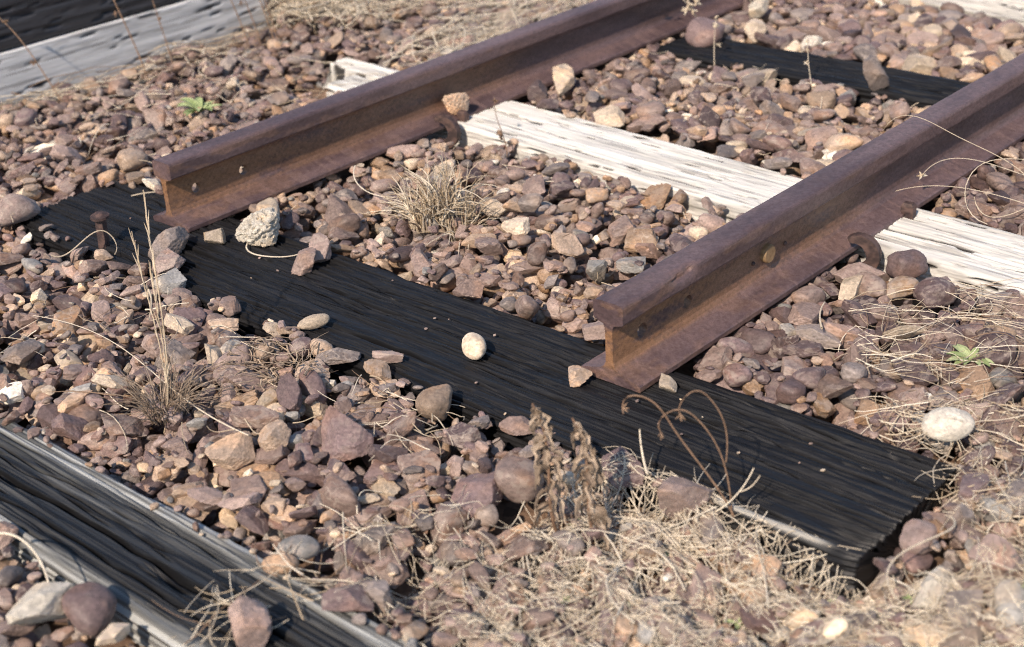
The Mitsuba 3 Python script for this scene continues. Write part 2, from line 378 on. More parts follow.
for name, yc, holes, dents, label in (
        ('rail', 0.0, [(0.076, 0.0625, 0.0125), (0.200, 0.0630, 0.0115)], [(0.150, -HEAD, 0.134, 0.026, 0.009), (0.180, -HEAD, 0.138, 0.012, 0.008), (0.36, -HEAD, 0.137, 0.03, 0.003)],
         'rusty rail nearest the camera with two bolt holes and a flattened bolt in its web'),
        ('rail', GAUGE, [(0.070, 0.0640, 0.0105), (0.194, 0.0630, 0.0110)], [(0.115, -HEAD, 0.138, 0.03, 0.0025)],
         'rusty rail further from the camera, by the tuft of dry grass')):
    key = numbered(name)
    m = rail_mesh(6.5, holes, 5 + int(yc * 10), dents)
    m.apply_translation([0 if yc == 0 else -0.012, yc, 0.0])
    scene[key] = mikit.ply(m, 'rust_mat', smooth=22)
    tag(key, label, 'rail')


def rough(mesh, size, amp, freq, seed):
    """Refines a closed mesh and roughens its skin."""
    if not isinstance(mesh, m3.Manifold):
        mesh = m3.Manifold(m3.Mesh(np.asarray(mesh.vertices, np.float32), np.asarray(mesh.faces, np.uint32)))
    mm = mesh.refine_to_length(size).to_mesh()
    t = trimesh.Trimesh(np.array(mm.vert_properties[:, :3], float), np.array(mm.tri_verts), process=False)
    d = (meshkit.fbm(t.vertices * freq, 3, seed) - 0.5) * 2 * amp
    t.vertices = t.vertices + t.vertex_normals * d[:, None]
    return t


# the bolt left in the near rail's web
BX = 0.433
scene['ochre_mat'] = {'type': 'principled', 'base_color': mikit.proc(lambda p, n, uv: mix((0.16, 0.098, 0.050), (0.30, 0.20, 0.105), fbm(p.x * 130, p.y * 130, p.z * 130, 3))), 'roughness': 0.7}
c = m3.Manifold.batch_hull([m3.Manifold.cylinder(0.010, 0.0172, 0.0172, 28), m3.Manifold.cylinder(0.0125, 0.0150, 0.0150, 28)]).rotate((90, 0, 0)).translate((BX, -WEB + 0.002, 0.0650))
key = part('rail', 'bolt', mikit.ply(rough(c, 0.004, 0.0007, 120, 3), 'ochre_mat', smooth=40))
labels[key] = {'label': 'flattened ochre bolt head in the web of the near rail'}
for x, z in ((BX - 0.041, 0.060), (BX + 0.061, 0.061)):
    c = m3.Manifold.sphere(0.0042, 10).translate((x, -WEB - 0.001, z))
    part('rail', 'rivet', mikit.ply(rough(c, 0.003, 0.0006, 200, 5), 'iron_mat', smooth=40))


def anchor(x, y_edge, lean, label):
    """A spring clip: a thick crescent in the plane across the rail, one horn on the foot and the other hooked under it."""
    a = np.linspace(math.radians(118), math.radians(-128), 26)
    wide = 0.0165 * np.clip(np.sin(np.linspace(0.32, np.pi - 0.38, 26)), 0.1, 1) ** 0.7
    ro, ri = 0.034 + wide * 0.55, 0.034 - wide * 0.95
    out = np.stack([np.cos(a) * ro, np.sin(a) * ro], 1)
    inn = np.stack([np.cos(a) * ri, np.sin(a) * ri], 1)[::-1]
    c = m3.Manifold.extrude(m3.CrossSection([np.vstack([inn, out])[::-1].tolist()]), 0.019)      # plan: x outward, y up
    if c.volume() <= 0:
        c = m3.Manifold.extrude(m3.CrossSection([np.vstack([inn, out]).tolist()]), 0.019)
    t = rough(c, 0.005, 0.0009, 90, 8)
    v = t.vertices
    t.vertices = np.stack([v[:, 2] - 0.009, -v[:, 0], v[:, 1]], 1)
    t.invert() if t.volume < 0 else None
    t.apply_transform(trimesh.transformations.rotation_matrix(math.radians(lean), [0, 0, 1]))
    t.apply_translation([x, y_edge - 0.012, 0.002])
    key = numbered('rail_anchor')
    scene[key] = mikit.ply(t, 'iron_mat', smooth=40)
    tag(key, label, 'rail anchor')


anchor(0.715, GAUGE - FOOT, 14, 'curved rusty clip on the foot of the far rail, before the white sleeper')
anchor(0.640, -FOOT, 14, 'curved rusty clip on the foot of the near rail, before the white sleeper')


def spike(x, y, z0, h, yaw, lean, head, label, round_head=True):
    if round_head:
        top = m3.Manifold.batch_hull([m3.Manifold.cylinder(0.005, head, head, 24).scale((1.1, 0.92, 1)), m3.Manifold.cylinder(0.011, head * 0.72, head * 0.45, 24)]).translate((0, 0, h - 0.010))
    else:
        top = m3.Manifold.batch_hull([m3.Manifold.cube((head * 2, head * 1.5, 0.012), True), m3.Manifold.cube((head * 1.4, head, 0.024), True)]).translate((head * 0.4, 0, h - 0.008))
    body = m3.Manifold.cube((0.016, 0.016, h + 0.05), True).translate((0, 0, (h - 0.05) / 2 - 0.004)) + top
    t = rough(body.rotate((lean, 0, yaw)), 0.005, 0.0007, 110, 12)
    t.apply_translation([x, y, z0])
    key = numbered('rail_spike')
    scene[key] = mikit.ply(t, 'iron_mat', smooth=35)
    tag(key, label, 'spike')


spike(-0.150, 1.166, 0.0, 0.070, 25, 3, 0.019, 'rusty spike standing up out of the black sleeper, left of the far rail')
spike(0.842, -0.071, 0.0, 0.030, 95, 0, 0.012, 'dark square spike head against the near rail foot on the white sleeper', False)
spike(0.790, GAUGE - 0.071, 0.0, 0.026, 95, 0, 0.011, 'dark spike head against the far rail foot at the end of the white sleeper', False)

# ------------------------------------------------------------------ stones: dropped one by one on a height map
RES = 0.004
X0, Y0, NX, NY = -1.35, -1.25, 1180, 1200
hx, hy = X0 + (np.arange(NX) + 0.5) * RES, Y0 + (np.arange(NY) + 0.5) * RES
HX, HY = np.meshgrid(hx, hy, indexing='ij')
Hm = base_height(HX, HY)
rigid = np.zeros_like(Hm, bool)
for ox, oy, ang, L, w, top in FOOTPRINTS:
    a = (HX - ox) * math.cos(ang) + (HY - oy) * math.sin(ang)
    b = -(HX - ox) * math.sin(ang) + (HY - oy) * math.cos(ang)
    on = (a > 0) & (a < L) & (np.abs(b) < w / 2)
    Hm[on], rigid[on] = top, True
barred = (HX > -0.02) & ((np.abs(HY) < 0.030) | (np.abs(HY - GAUGE) < 0.030)) | ((HY > 2.2) & (HX < 1.2))
under_foot = (HX > -0.02) & ((np.abs(HY) < FOOT + 0.003) | (np.abs(HY - GAUGE) < FOOT + 0.003))
inside = ndimage.binary_erosion(rigid, iterations=6)
owner = np.full(Hm.shape, -1, int)
taken = np.zeros_like(barred)
for ax, ay in ((0.64, -0.095), (0.715, GAUGE - 0.095)):
    taken |= np.hypot(HX - ax, HY - ay) < 0.034
level = 0.010 * (meshkit.fbm(np.stack([HX, HY, 0 * HX], -1) * 4.0, 3, 77) - 0.5) * 2
stones = []


def rot(yaw, ax, ay):
    return trimesh.transformations.euler_matrix(ax, ay, yaw, 'sxyz')[:3, :3]


def envelope(x, y, axes, R):
    """Height of an ellipsoid's lower and upper side over the cells it covers."""
    Q = R @ np.diag(1 / np.asarray(axes) ** 2) @ R.T
    e = np.sqrt(np.diag(np.linalg.inv(Q)))
    i0, i1 = int((x - e[0] - X0) / RES), int((x + e[0] - X0) / RES) + 1
    j0, j1 = int((y - e[1] - Y0) / RES), int((y + e[1] - Y0) / RES) + 1
    if i0 < 0 or j0 < 0 or i1 > NX or j1 > NY:
        return None
    dx, dy = (hx[i0:i1] - x)[:, None], (hy[j0:j1] - y)[None, :]
    b = Q[0, 2] * dx + Q[1, 2] * dy
    c = Q[0, 0] * dx ** 2 + 2 * Q[0, 1] * dx * dy + Q[1, 1] * dy ** 2 - 1
    disc = b ** 2 - Q[2, 2] * c
    ok = disc > 0
    if ok.sum() < 3:
        return None
    root = np.sqrt(np.maximum(disc, 0))
    return (slice(i0, i1), slice(j0, j1)), ok, (-b - root) / Q[2, 2], (-b + root) / Q[2, 2]


def put(x, y, axes, R, tone, kind, z=None, limit=None, hero=None, sink=82):
    got = envelope(x, y, axes, R)
    if got is None:
        return False
    w, ok, low, high = got
    if hero is None:
        if barred[w][ok].any() or taken[w][ok].mean() > 0.10 or inside[w][ok].mean() > 0.30:
            return False
    if hero is None and -0.22 < x < 0.13 and -0.58 < y < 1.2 and rigid[w][ok].mean() > (0.06 if y < -0.38 else 0.45 if x < -0.05 else 0.16):
        return False
    gap = Hm[w] - low
    if z is None:
        z = np.partition(gap[ok], int(sink / 100 * ok.sum()))[int(sink / 100 * ok.sum())]
        hard = ok & rigid[w]
        if hard.any():
            z = max(z, np.sort(gap[hard])[int(0.9 * hard.sum())])
        lip = ok & under_foot[w]
        if hero is None and lip.any() and (high + z)[lip].max() > -0.001:
            return False
        if limit is not None and z > limit:
            return False
    k = len(stones)
    up = ok & (high + z > Hm[w])
    Hm[w][up] = (high + z)[up]
    owner[w][up] = k
    if hero is not None:
        taken[w] |= ok
    else:
        rigid[w][ok] = False
    stones.append(dict(x=x, y=y, z=z, axes=axes, R=R, tone=tone, kind=kind, hero=hero))
    return True


def tone_of(name, f=0.5):
    return (TONES.index(name) + f) / 10.0


# the stones that one would point to: x, y, centre height, (long, mid, short) in metres, yaw, kind (0 broken, 1 rounded, 2 pitted), tone, label
HEROES = [
    (0.050, 0.912, 0.031, (0.076, 0.070, 0.066), 20, 2, tone_of('whitish', 0.10), 'pale grey pitted rock on the black sleeper beside the far rail'),
    (0.112, 0.965, 0.030, (0.082, 0.042, 0.040), 60, 1, tone_of('cream', 0.35), 'cream knobbly stone leaning behind the pale pitted rock'),
    (-0.060, 0.236, 0.0175, (0.056, 0.038, 0.037), 52, 3, tone_of('cream', 0.98), 'egg-shaped cream pebble alone in the middle of the black sleeper'),
    (-0.162, 0.335, 0.010, (0.040, 0.020, 0.020), -35, 0, tone_of('pinkish brown', 0.9), 'small brown chip lying alone on the black sleeper left of the egg-shaped pebble'),
    (0.150, -0.494, 0.024, (0.072, 0.054, 0.046), -48, 3, tone_of('whitish', 0.40), 'large smooth cream-white stone beside the end of the black sleeper'),
    (0.010, 0.736, 0.016, (0.048, 0.042, 0.036), 10, 0, tone_of('pinkish brown', 0.4), 'reddish angular stone on the back edge of the black sleeper, nearer of two touching'),
    (0.059, 0.751, 0.017, (0.052, 0.038, 0.034), 40, 0, tone_of('pinkish brown', 0.7), 'reddish angular stone on the back edge of the black sleeper, farther of two touching'),
    (-0.090, 1.022, 0.020, (0.072, 0.056, 0.050), 5, 0, tone_of('grey-brown', 0.5), 'grey-brown block on the black sleeper at the end of the far rail'),
    (-0.155, 0.949, 0.015, (0.074, 0.054, 0.040), 20, 0, tone_of('pinkish brown', 0.6), 'flat-topped brown stone on the front edge of the black sleeper below the block'),
    (-0.014, 0.986, 0.011, (0.048, 0.030, 0.026), -40, 0, tone_of('cream', 0.05), 'small tan stone tucked beside the foot of the far rail end'),
    (-0.374, 1.041, 0.010, (0.036, 0.026, 0.022), 30, 0, tone_of('cream', 0.7), 'small pale yellowish flat stone among brown ones at the left edge'),
    (-0.030, 0.038, 0.013, (0.036, 0.028, 0.024), -20, 0, tone_of('tan', 0.95), 'tan chip touching the left tip of the near rail foot'),
    (0.040, -0.086, 0.006, (0.034, 0.024, 0.020), 30, 0, tone_of('cream', 0.3), 'pale chip tucked under the right tip of the near rail foot'),
    (0.800, 1.085, 0.040, (0.052, 0.048, 0.050), 0, 2, tone_of('tan', 0.99), 'tan knobbly stone resting on the foot of the far rail by its clip'),
    (-0.185, 1.440, 0.026, (0.105, 0.066, 0.056), -8, 1, tone_of('pinkish brown', 0.6), 'large tan-brown stone at the left edge of the photo'),
    (-0.150, 0.531, 0.014, (0.056, 0.025, 0.024), -28, 3, tone_of('cream', 0.3), 'slim tan pebble lying on the front edge of the black sleeper'),
    (-0.225, 0.479, 0.012, (0.044, 0.040, 0.032), 0, 3, tone_of('purple-brown', 0.5), 'round purple-brown pebble beside the slim tan one'),
    (-0.374, 0.208, 0.010, (0.075, 0.060, 0.050), 50, 0, tone_of('purple-brown', 0.8), 'large purple angular stone in front of the black sleeper'),
    (-0.232, 0.160, 0.014, (0.066, 0.058, 0.050), 30, 1, tone_of('tan', 0.1), 'rounded tan stone against the front edge of the black sleeper'),
    (-0.315, -0.085, 0.018, (0.078, 0.064, 0.058), 40, 1, tone_of('pinkish brown', 0.2), 'large rounded brown stone left of the dead leafy stems'),
    (-0.368, -0.058, 0.006, (0.080, 0.062, 0.045), 10, 0, tone_of('purple-brown', 0.9), 'purple-brown stone wedged in front of the large rounded brown one'),
    (-0.607, 0.045, 0.010, (0.056, 0.042, 0.030), -50, 3, tone_of('grey', 0.25), 'smooth grey oval pebble behind the grey-black sleeper'),
    (-0.644, 0.038, 0.010, (0.050, 0.032, 0.026), -60, 3, tone_of('ochre', 0.9), 'orange pebble touching the smooth grey oval one'),
    (-0.892, 0.200, 0.022, (0.075, 0.052, 0.044), 20, 0, tone_of('whitish', 0.15), 'whitish chunk in the bottom left corner'),
    (-0.868, 0.090, 0.012, (0.034, 0.026, 0.016), 20, 0, tone_of('cream', 0.9), 'small cream chip in the bottom left corner'),
    (-0.860, 0.144, 0.018, (0.060, 0.056, 0.048), 0, 1, tone_of('purple-brown', 0.4), 'round purple-brown stone in the bottom left corner'),
    (-0.764, -0.054, 0.024, (0.056, 0.046, 0.060), 20, 0, tone_of('pinkish brown', 0.7), 'reddish pointed stone on the grey-black sleeper at the bottom edge'),
    (0.564, -0.269, 0.012, (0.076, 0.056, 0.050), -30, 1, tone_of('dark brown', 0.95), 'dark oval stone with a white spot in front of the white sleeper'),
    (0.620, -0.185, 0.016, (0.072, 0.050, 0.044), -35, 1, tone_of('purple-brown', 0.3), 'dark round stone beside the clip of the near rail'),
    (0.570, -0.200, -0.004, (0.062, 0.044, 0.028), -40, 1, tone_of('tan', 0.1), 'flat tan stone wedged under the dark round one'),
    (-0.210, -0.297, 0.014, (0.056, 0.050, 0.054), 15, 0, tone_of('pinkish brown', 0.3), 'red-brown angular stone against the front edge of the black sleeper, right of the dead stems'),
    (1.888, 0.955, 0.035, (0.072, 0.052, 0.040), 0, 0, tone_of('whitish', 0.1), 'upper cream stone beside the far rail at the top of the photo'),
    (1.750, 0.868, 0.024, (0.080, 0.054, 0.044), 10, 0, tone_of('cream', 0.7), 'lower cream stone beside the far rail at the top of the photo'),
    (1.611, 0.935, 0.030, (0.110, 0.085, 0.070), 0, 1, tone_of('purple-brown', 0.9), 'large purple stone at the end of the dark sunken sleeper'),
    (1.500, 0.371, 0.040, (0.058, 0.045, 0.066), 30, 0, tone_of('grey-brown', 0.3), 'upright dark stone standing on the dark sunken sleeper'),
    (1.107, 0.230, 0.012, (0.082, 0.042, 0.038), -50, 1, tone_of('tan', 0.8), 'pale oval stone against the near rail behind the white sleeper'),
    (1.032, 0.210, 0.010, (0.036, 0.022, 0.014), 20, 0, tone_of('whitish', 0.95), 'small white chip against the near rail behind the white sleeper'),
    (1.110, 1.022, 0.026, (0.066, 0.056, 0.050), 0, 0, tone_of('cream', 0.6), 'cream block against the far rail beyond the white sleeper'),
    (1.010, 1.024, 0.020, (0.072, 0.048, 0.044), 40, 0, tone_of('dark brown', 0.5), 'dark wedge-shaped stone at the corner of the white sleeper by the far rail'),
    (0.303, 0.268, 0.008, (0.046, 0.040, 0.036), 20, 0, tone_of('grey', 0.25), 'grey angular stone between the rails behind the near rail end'),
    (0.155, 1.507, 0.014, (0.068, 0.052, 0.048), 20, 1, tone_of('tan', 0.6), 'pale tan boulder in the stones behind the far rail end'),
]
for x, y, z, dims, yaw, kind, tone, label in HEROES:
    tilt = rng.normal(0, 0.10, 2) if kind else rng.normal(0, 0.16, 2)
    put(x, y, np.array(dims) / 2, rot(math.radians(yaw), *tilt), tone, kind, z=z, hero=label)


def region(x, y):
    """(typical size in metres, share of rounded stones, weights of the tones, key of the place)"""
    if x < -0.80:
        return 0.037, 0.32, (4, 4, 3, 2, 1.5, 1, 0.6, 1.0, 0.3, 0.3), 'H'
    if x < -0.17:
        if y < -0.05 - 0.35 * (x + 0.19):
            return 0.030, 0.30, (3, 4, 3, 3, 1.5, 1, 0.6, 0.8, 0.2, 0.7), 'I'
        return 0.0335, 0.14, (5, 5, 4.5, 2.5, 2.8, 0.8, 0.9, 1.5, 0.30, 0.5), 'E'
    if y < -0.05:
        if x < 0.10:
            return 0.033, 0.35, (3, 4, 3, 3, 1.5, 2, 0.6, 0.8, 0.2, 0.6), 'I'
        return (0.043, 0.38, (5, 4, 2, 2, 0.7, 4, 0.3, 0.15, 0.03, 0.4), 'F') if x < 0.75 else (0.042, 0.4, (5, 4, 2, 2, 0.9, 4, 0.5, 0.3, 0.1, 0.3), 'G')
    if y < 1.13:
        if x < 0.75:
            return 0.031, 0.30, (3.5, 4, 4.5, 2.5, 3.6, 1.0, 1.1, 1.3, 0.15, 0.6), 'A'
        return (0.036, 0.32, (4, 4, 4, 2, 3.0, 1.2, 0.9, 1.1, 0.25, 0.3), 'B') if x < 1.6 else (0.046, 0.45, (4, 3.5, 4, 2, 2.5, 1.5, 0.7, 1.2, 0.4, 0.3), 'C')
    return 0.032, 0.20, (4.5, 4.5, 4, 2.5, 2.0, 1.2, 0.9, 0.7, 0.12, 0.4), 'D'


LIFT = dict(E=0.009, A=0.005, B=0.004, C=0.004, D=0.006, F=-0.003, G=0.0, H=0.004, I=0.008)


def drop(count, shrink, cap):
    xs, ys = rng.uniform(X0 + 0.05, hx[-1] - 0.05, count), rng.uniform(Y0 + 0.05, hy[-1] - 0.05, count)
    vis, dist = seen(xs, ys, 0.0, 70)
    for x, y, ok, dd in zip(xs, ys, vis, dist):
        i, j = int((x - X0) / RES), int((y - Y0) / RES)
        if not ok or barred[i, j] or inside[i, j] or taken[i, j]:
            continue
        size, roundness, weights, where = region(x, y)
        a = size * shrink * float(np.clip(np.exp(rng.normal(0, 0.34)), 0.45, 1.8))
        kind = int(rng.random() < roundness)
        axes = np.array([a * 1.08, a * rng.uniform(0.62, 0.92), a * (rng.uniform(0.34, 0.66) if kind == 0 else rng.uniform(0.42, 0.72))]) / 2
        w = np.array(weights)
        tone = (rng.choice(10, p=w / w.sum()) + rng.uniform(0.02, 0.98)) / 10
        put(x, y, axes, rot(rng.uniform(0, 6.28), *rng.normal(0, 0.27, 2)), tone, kind, limit=cap + level[i, j] + (-0.022 if 0.72 < x < 1.08 and 1.2 < y < 1.8 else -0.016 if -0.40 < x < -0.10 and y < -0.33 else LIFT[where]) + (0.010 if axes[0] > 0.024 else 0))


drop(16000, 1.12, -0.012)
drop(26000, 1.0, -0.002)
drop(30000, 0.66, 0.001)
drop(30000, 0.42, 0.003)
drop(22000, 0.28, 0.004)
for _ in range(26):                                              # grit lying on the black sleeper
    x, y, a = rng.uniform(-0.18, 0.09), rng.uniform(-0.50, 1.35), rng.uniform(0.0012, 0.0032)
    stones.append(dict(x=x, y=y, z=0.6 * a, axes=np.array([a, a * 0.8, a * 0.6]), R=rot(rng.uniform(0, 6.28), 0, 0), tone=tone_of('cream' if rng.random() < 0.3 else 'pinkish brown', rng.random()), kind=0, hero=None, grit=True))

# which of them show, and how large
cells = np.bincount(owner[owner >= 0], minlength=len(stones))
cells[[k for k in range(len(stones)) if 'grit' in stones[k]]] = 0
pos = np.array([(s['x'], s['y'], s['z']) for s in stones])
inframe, dist = seen(pos[:, 0], pos[:, 1], pos[:, 2], 6)
near = seen(pos[:, 0], pos[:, 1], pos[:, 2], 45)[0]
shown = cells / dist ** 2.6 * inframe
keep = [k for k in range(len(stones)) if (near[k] and cells[k] >= (4 if dist[k] < 2.7 else 8)) or stones[k].get('grit') or stones[k]['hero']]
bulk = [k for k in keep if not stones[k]['hero']]
single = set(sorted(bulk, key=lambda k: -shown[k])[:300 - len(HEROES)])

coarse = sorted((shown[k] for k in keep if stones[k]['kind'] == 0), reverse=True)[110]
ICO = {k: trimesh.creation.icosphere(subdivisions=k) for k in (1, 2, 3, 4)}


def unit_stone(kind, sub, r):
    """A stone of about unit radius: a ball cut by planes, sharply for a broken stone and softly for a rounded one."""
    d = np.array(ICO[sub].vertices)
    if kind == 0:
        n = r.normal(size=(r.integers(6, 10), 3))
        p, h = 110, r.uniform(0.62, 1.05, len(n))
        n = np.vstack([n, -n[:3] + r.normal(0, 0.35, (3, 3))])
        h = np.concatenate([h, r.uniform(0.75, 1.1, 3)])
    else:
        n = r.normal(size=(16, 3))
        p, h = 5.5, r.uniform(0.86, 1.25, len(n))
    if kind == 3:
        off = r.uniform(0, 50, 3)
        return 0.97 * d * (1 + 0.24 * (meshkit.fbm(d * 1.3 + off, 2) - 0.5) + 0.03 * (meshkit.fbm(d * 7 + off, 2) - 0.5))[:, None]
    n = n / np.linalg.norm(n, axis=1, keepdims=True)
    n = np.vstack([n, np.eye(3), -np.eye(3)])
    h = np.concatenate([h, r.uniform(1.0, 1.25, 6)])
    rad = (np.maximum(d @ n.T / h, 1e-6) ** p).sum(1) ** (-1 / p)
    off = r.uniform(0, 50, 3)
    rad = rad * (1 + (0.07 if kind == 0 else 0.22) * (meshkit.fbm(d * 1.7 + off, 2) - 0.5))
    rad = rad * (1 + (0.055 if kind == 0 else 0.035) * (meshkit.fbm(d * 6 + off, 3) - 0.5) * 2)
    if kind == 2:
        f = meshkit.fbm(d * 4.5 + off, 3)
        rad = rad * (1 + 0.26 * (f - 0.5) - 0.14 * smooth01(0.56, 0.66, meshkit.noise(d * 7.5 + off + 9)))
    return d * (rad / rad.mean())[:, None]


SHELF = {(k, sub): [unit_stone(k, sub, np.random.default_rng(500 + i)) for i in range(70)] for k in (0, 1) for sub in (1, 2)}


def stone_shape(s, sub, seed):
    unit = SHELF[s['kind'], sub][seed % 70] if sub < 3 else unit_stone(s['kind'], sub, np.random.default_rng(seed))
    return (unit * s['axes'] * 1.06) @ s['R'].T + [s['x'], s['y'], s['z']]


def place(x, y):
    z = region(x, y)[3]
    if z == 'E':
        return 'against the black sleeper' if x > -0.28 else 'against the grey-black sleeper' if x < -0.56 else 'at the left edge by the seeding grass' if y > 0.68 else 'around the seeding grass' if y > 0.36 else 'right of the seeding grass' if y > 0.16 else 'left of the withered plants'
    if z == 'I':
        return 'at the cut end of the black sleeper' if x > -0.2 else 'under the straw, lower right' if y < -0.3 else 'below the withered plants'
    if z == 'A':
        return 'behind the near rail end' if y < 0.35 else 'behind the far rail end' if y > 0.85 else 'between the rails around the grass tuft' if y > 0.52 else 'between the rails right of the grass tuft'
    if z == 'B':
        return 'behind the white sleeper, by the near rail' if y < 0.55 else 'behind the white sleeper, by the far rail'
    if z == 'C':
        return 'beyond the dark sleeper by the near rail' if y < 0.5 else 'beyond the dark sleeper by the far rail'
    if z == 'D':
        return 'left of the black sleeper end' if x < 0.1 else 'at the foot of the stacked timbers' if y > 1.95 else 'behind the far rail, near its cut end' if x < 0.6 else 'behind the far rail by the white tips'
    if z == 'F':
        return 'along the foot of the near rail' if y > -0.15 else 'beside the white sleeper, right edge' if x > 0.5 else 'where near rail and black sleeper meet' if x < 0.25 else 'around the green rosette, right'
    if z == 'G' and y > -0.2:
        return 'against the near rail beyond the white sleeper'
    return { 'G': 'right of near rail beyond white sleeper', 'H': 'in the bottom left corner'}[z]


alike = {}
loose = {0: ([], [], [], 0), 1: ([], [], [], 0)}
for k in keep:
    s = stones[k]
    if s['hero'] or k in single:
        sub = 4 if s['kind'] == 2 or (s['kind'] == 0 and shown[k] > coarse) else 3
        v = stone_shape(s, sub, 1000 + k)
        uv = np.tile([[s['tone'], (k * 0.61803) % 1.0]], (len(v), 1))
        key = numbered('ballast_stone')
        scene[key] = mikit.ply((v, ICO[sub].faces), 'stone_mat', smooth=s['kind'] in (1, 3), uv=uv)
        if s['hero']:
            tag(key, s['hero'], 'stone')
        else:
            word, tone, where = ('broken', 'rounded')[s['kind']], TONES[min(9, int(s['tone'] * 10))], place(s['x'], s['y'])
            tag(key, f'{tone} {word} stone {where}', 'stone')
            q = np.array([s['x'], s['y'], s['z']]) - EYE
            alike.setdefault((f'{tone} {word} stones {where}'), []).append((float(q @ RIGHT / (q @ FWD)), key))
    else:
        V_, F_, U_, c = loose[s['kind']]
        sub = 1 if s['axes'][0] < 0.0085 or dist[k] > 4.0 else 2
        v = stone_shape(s, sub, 1000 + k)
        V_.append(v)
        F_.append(np.array(ICO[sub].faces) + c)
        U_.append(np.tile([[s['tone'], (k * 0.61803) % 1.0]], (len(v), 1)))
        loose[s['kind']] = (V_, F_, U_, c + len(v))
ORDER = ['leftmost', 'second', 'third', 'fourth', 'fifth', 'sixth', 'seventh', 'eighth', 'ninth', 'tenth', 'eleventh', 'twelfth', 'thirteenth', 'fourteenth', 'fifteenth']
COUNT = ['two', 'three', 'four', 'five', 'six', 'seven', 'eight', 'nine', 'ten', 'eleven', 'twelve', 'thirteen', 'fourteen', 'fifteen']
for kinds, row in alike.items():                                 # stones alike in colour and place: told apart by their order across the photo
    row.sort()
    for n_, (_, key) in enumerate(row):
        if 1 < len(row) <= 15:
            nth = 'rightmost' if n_ == len(row) - 1 else 'leftmost' if n_ == 0 else ORDER[n_] + ' from left'
            labels[key].update(label=f'{nth} of {COUNT[len(row) - 2]} {kinds}', group=kinds)
        elif len(row) > 15:
            labels[key]['group'] = kinds
for kind, (V_, F_, U_, c) in loose.items():
    scene[f'gravel__{kind + 1:03d}'] = mikit.ply((np.vstack(V_), np.vstack(F_)), 'stone_mat', smooth=bool(kind), uv=np.vstack(U_))
tag('gravel', 'brown and tan track gravel filling the spaces round the sleepers', 'gravel', kind='stuff')
print('stones', len(stones), 'kept', len(keep))

# ------------------------------------------------------------------ dry plants
surface = ndimage.gaussian_filter(ndimage.maximum_filter(np.where(taken, np.minimum(Hm, 0.016), Hm), 3), 2)


def ground_at(x, y):
    i = np.clip(((np.asarray(x) - X0) / RES).astype(int), 0, NX - 1)
    j = np.clip(((np.asarray(y) - Y0) / RES).astype(int), 0, NY - 1)
    return surface[i, j]


class Bundle:
    """Collects thin blades, stalks and leaves into one mesh, with random numbers per piece in uv."""

    def __init__(self):
        self.v, self.f, self.u, self.c = [], [], [], 0

    def add(self, v, f, u):
        self.v.append(v.reshape(-1, 3))
        self.f.append(f.reshape(-1, 3) + self.c)
        self.u.append(u.reshape(-1, 2))
        self.c += v.reshape(-1, 3).shape[0]

    def tubes(self, pts, rad, sides=4, tone=None):
        """pts (S, n, 3), rad (S, n)"""
        pts, rad = np.asarray(pts, float), np.asarray(rad, float)
        S, n, _ = pts.shape
        t = np.gradient(pts, axis=1)
        t /= np.linalg.norm(t, axis=2, keepdims=True) + 1e-12
        ref = np.where(np.abs(t[..., 2:3]) < 0.8, [0, 0, 1.0], [1.0, 0, 0])
        a = np.cross(t, ref)
        a /= np.linalg.norm(a, axis=2, keepdims=True) + 1e-12
        b = np.cross(t, a)
        ang = np.arange(sides) / sides * 2 * np.pi
        ring = pts[:, :, None] + rad[:, :, None, None] * (np.cos(ang)[:, None] * a[:, :, None] + np.sin(ang)[:, None] * b[:, :, None])
        k = np.arange(S)[:, None, None] * n * sides + np.arange(n - 1)[None, :, None] * sides
        i, j = np.arange(sides), (np.arange(sides) + 1) % sides
        f = np.stack([k + i, k + j, k + sides + j, k + i, k + sides + j, k + sides + i], -1)
        tone = rng.random((S, 2)) if tone is None else np.broadcast_to(np.asarray(tone, float), (S, 2))
        self.add(ring, f, np.repeat(tone, n * sides, axis=0))

    def leaf(self, spine, width, side, tone, curl=0.0):
        """A thin leaf along a spine (n, 3); width (n,); side: direction across; two sheets half a millimetre apart, closed at the rim"""
        spine, width = np.asarray(spine, float), np.asarray(width, float)
        t = np.gradient(spine, axis=0)
        side = side - (t * (side * t).sum(1, keepdims=True)) / (np.sum(t * t, 1, keepdims=True) + 1e-12)
        side /= np.linalg.norm(side, axis=1, keepdims=True) + 1e-12
        up = np.cross(side, t)
        up /= np.linalg.norm(up, axis=1, keepdims=True) + 1e-12
        rows = [spine + side * width[:, None] * c + up * width[:, None] * (curl * (c * c)) for c in (-1, -0.5, 0, 0.5, 1)]
        top = np.stack(rows, 1)
        n = len(spine)
        g = np.concatenate([top, (top - up[:, None] * 0.0005)[:, ::-1]], 1)
        k = np.arange(n - 1)[:, None] * 10
        i, j = np.arange(10), (np.arange(10) + 1) % 10
        self.add(g, np.stack([k + i, k + j, k + 10 + j, k + i, k + 10 + j, k + 10 + i], -1), np.tile(tone, (n * 10, 1)))

    def shape(self, mat):
        return mikit.ply((np.vstack(self.v), np.vstack(self.f)), mat, smooth=True, uv=np.vstack(self.u))


def in_poly(poly, count):
    from shapely.geometry import Polygon, Point
    poly = Polygon(poly)
    x0, y0, x1, y1 = poly.bounds
    out = []
    while len(out) < count:
        q = rng.uniform((x0, y0), (x1, y1))
        if poly.contains(Point(q)):
            out.append(q)
    return np.array(out)


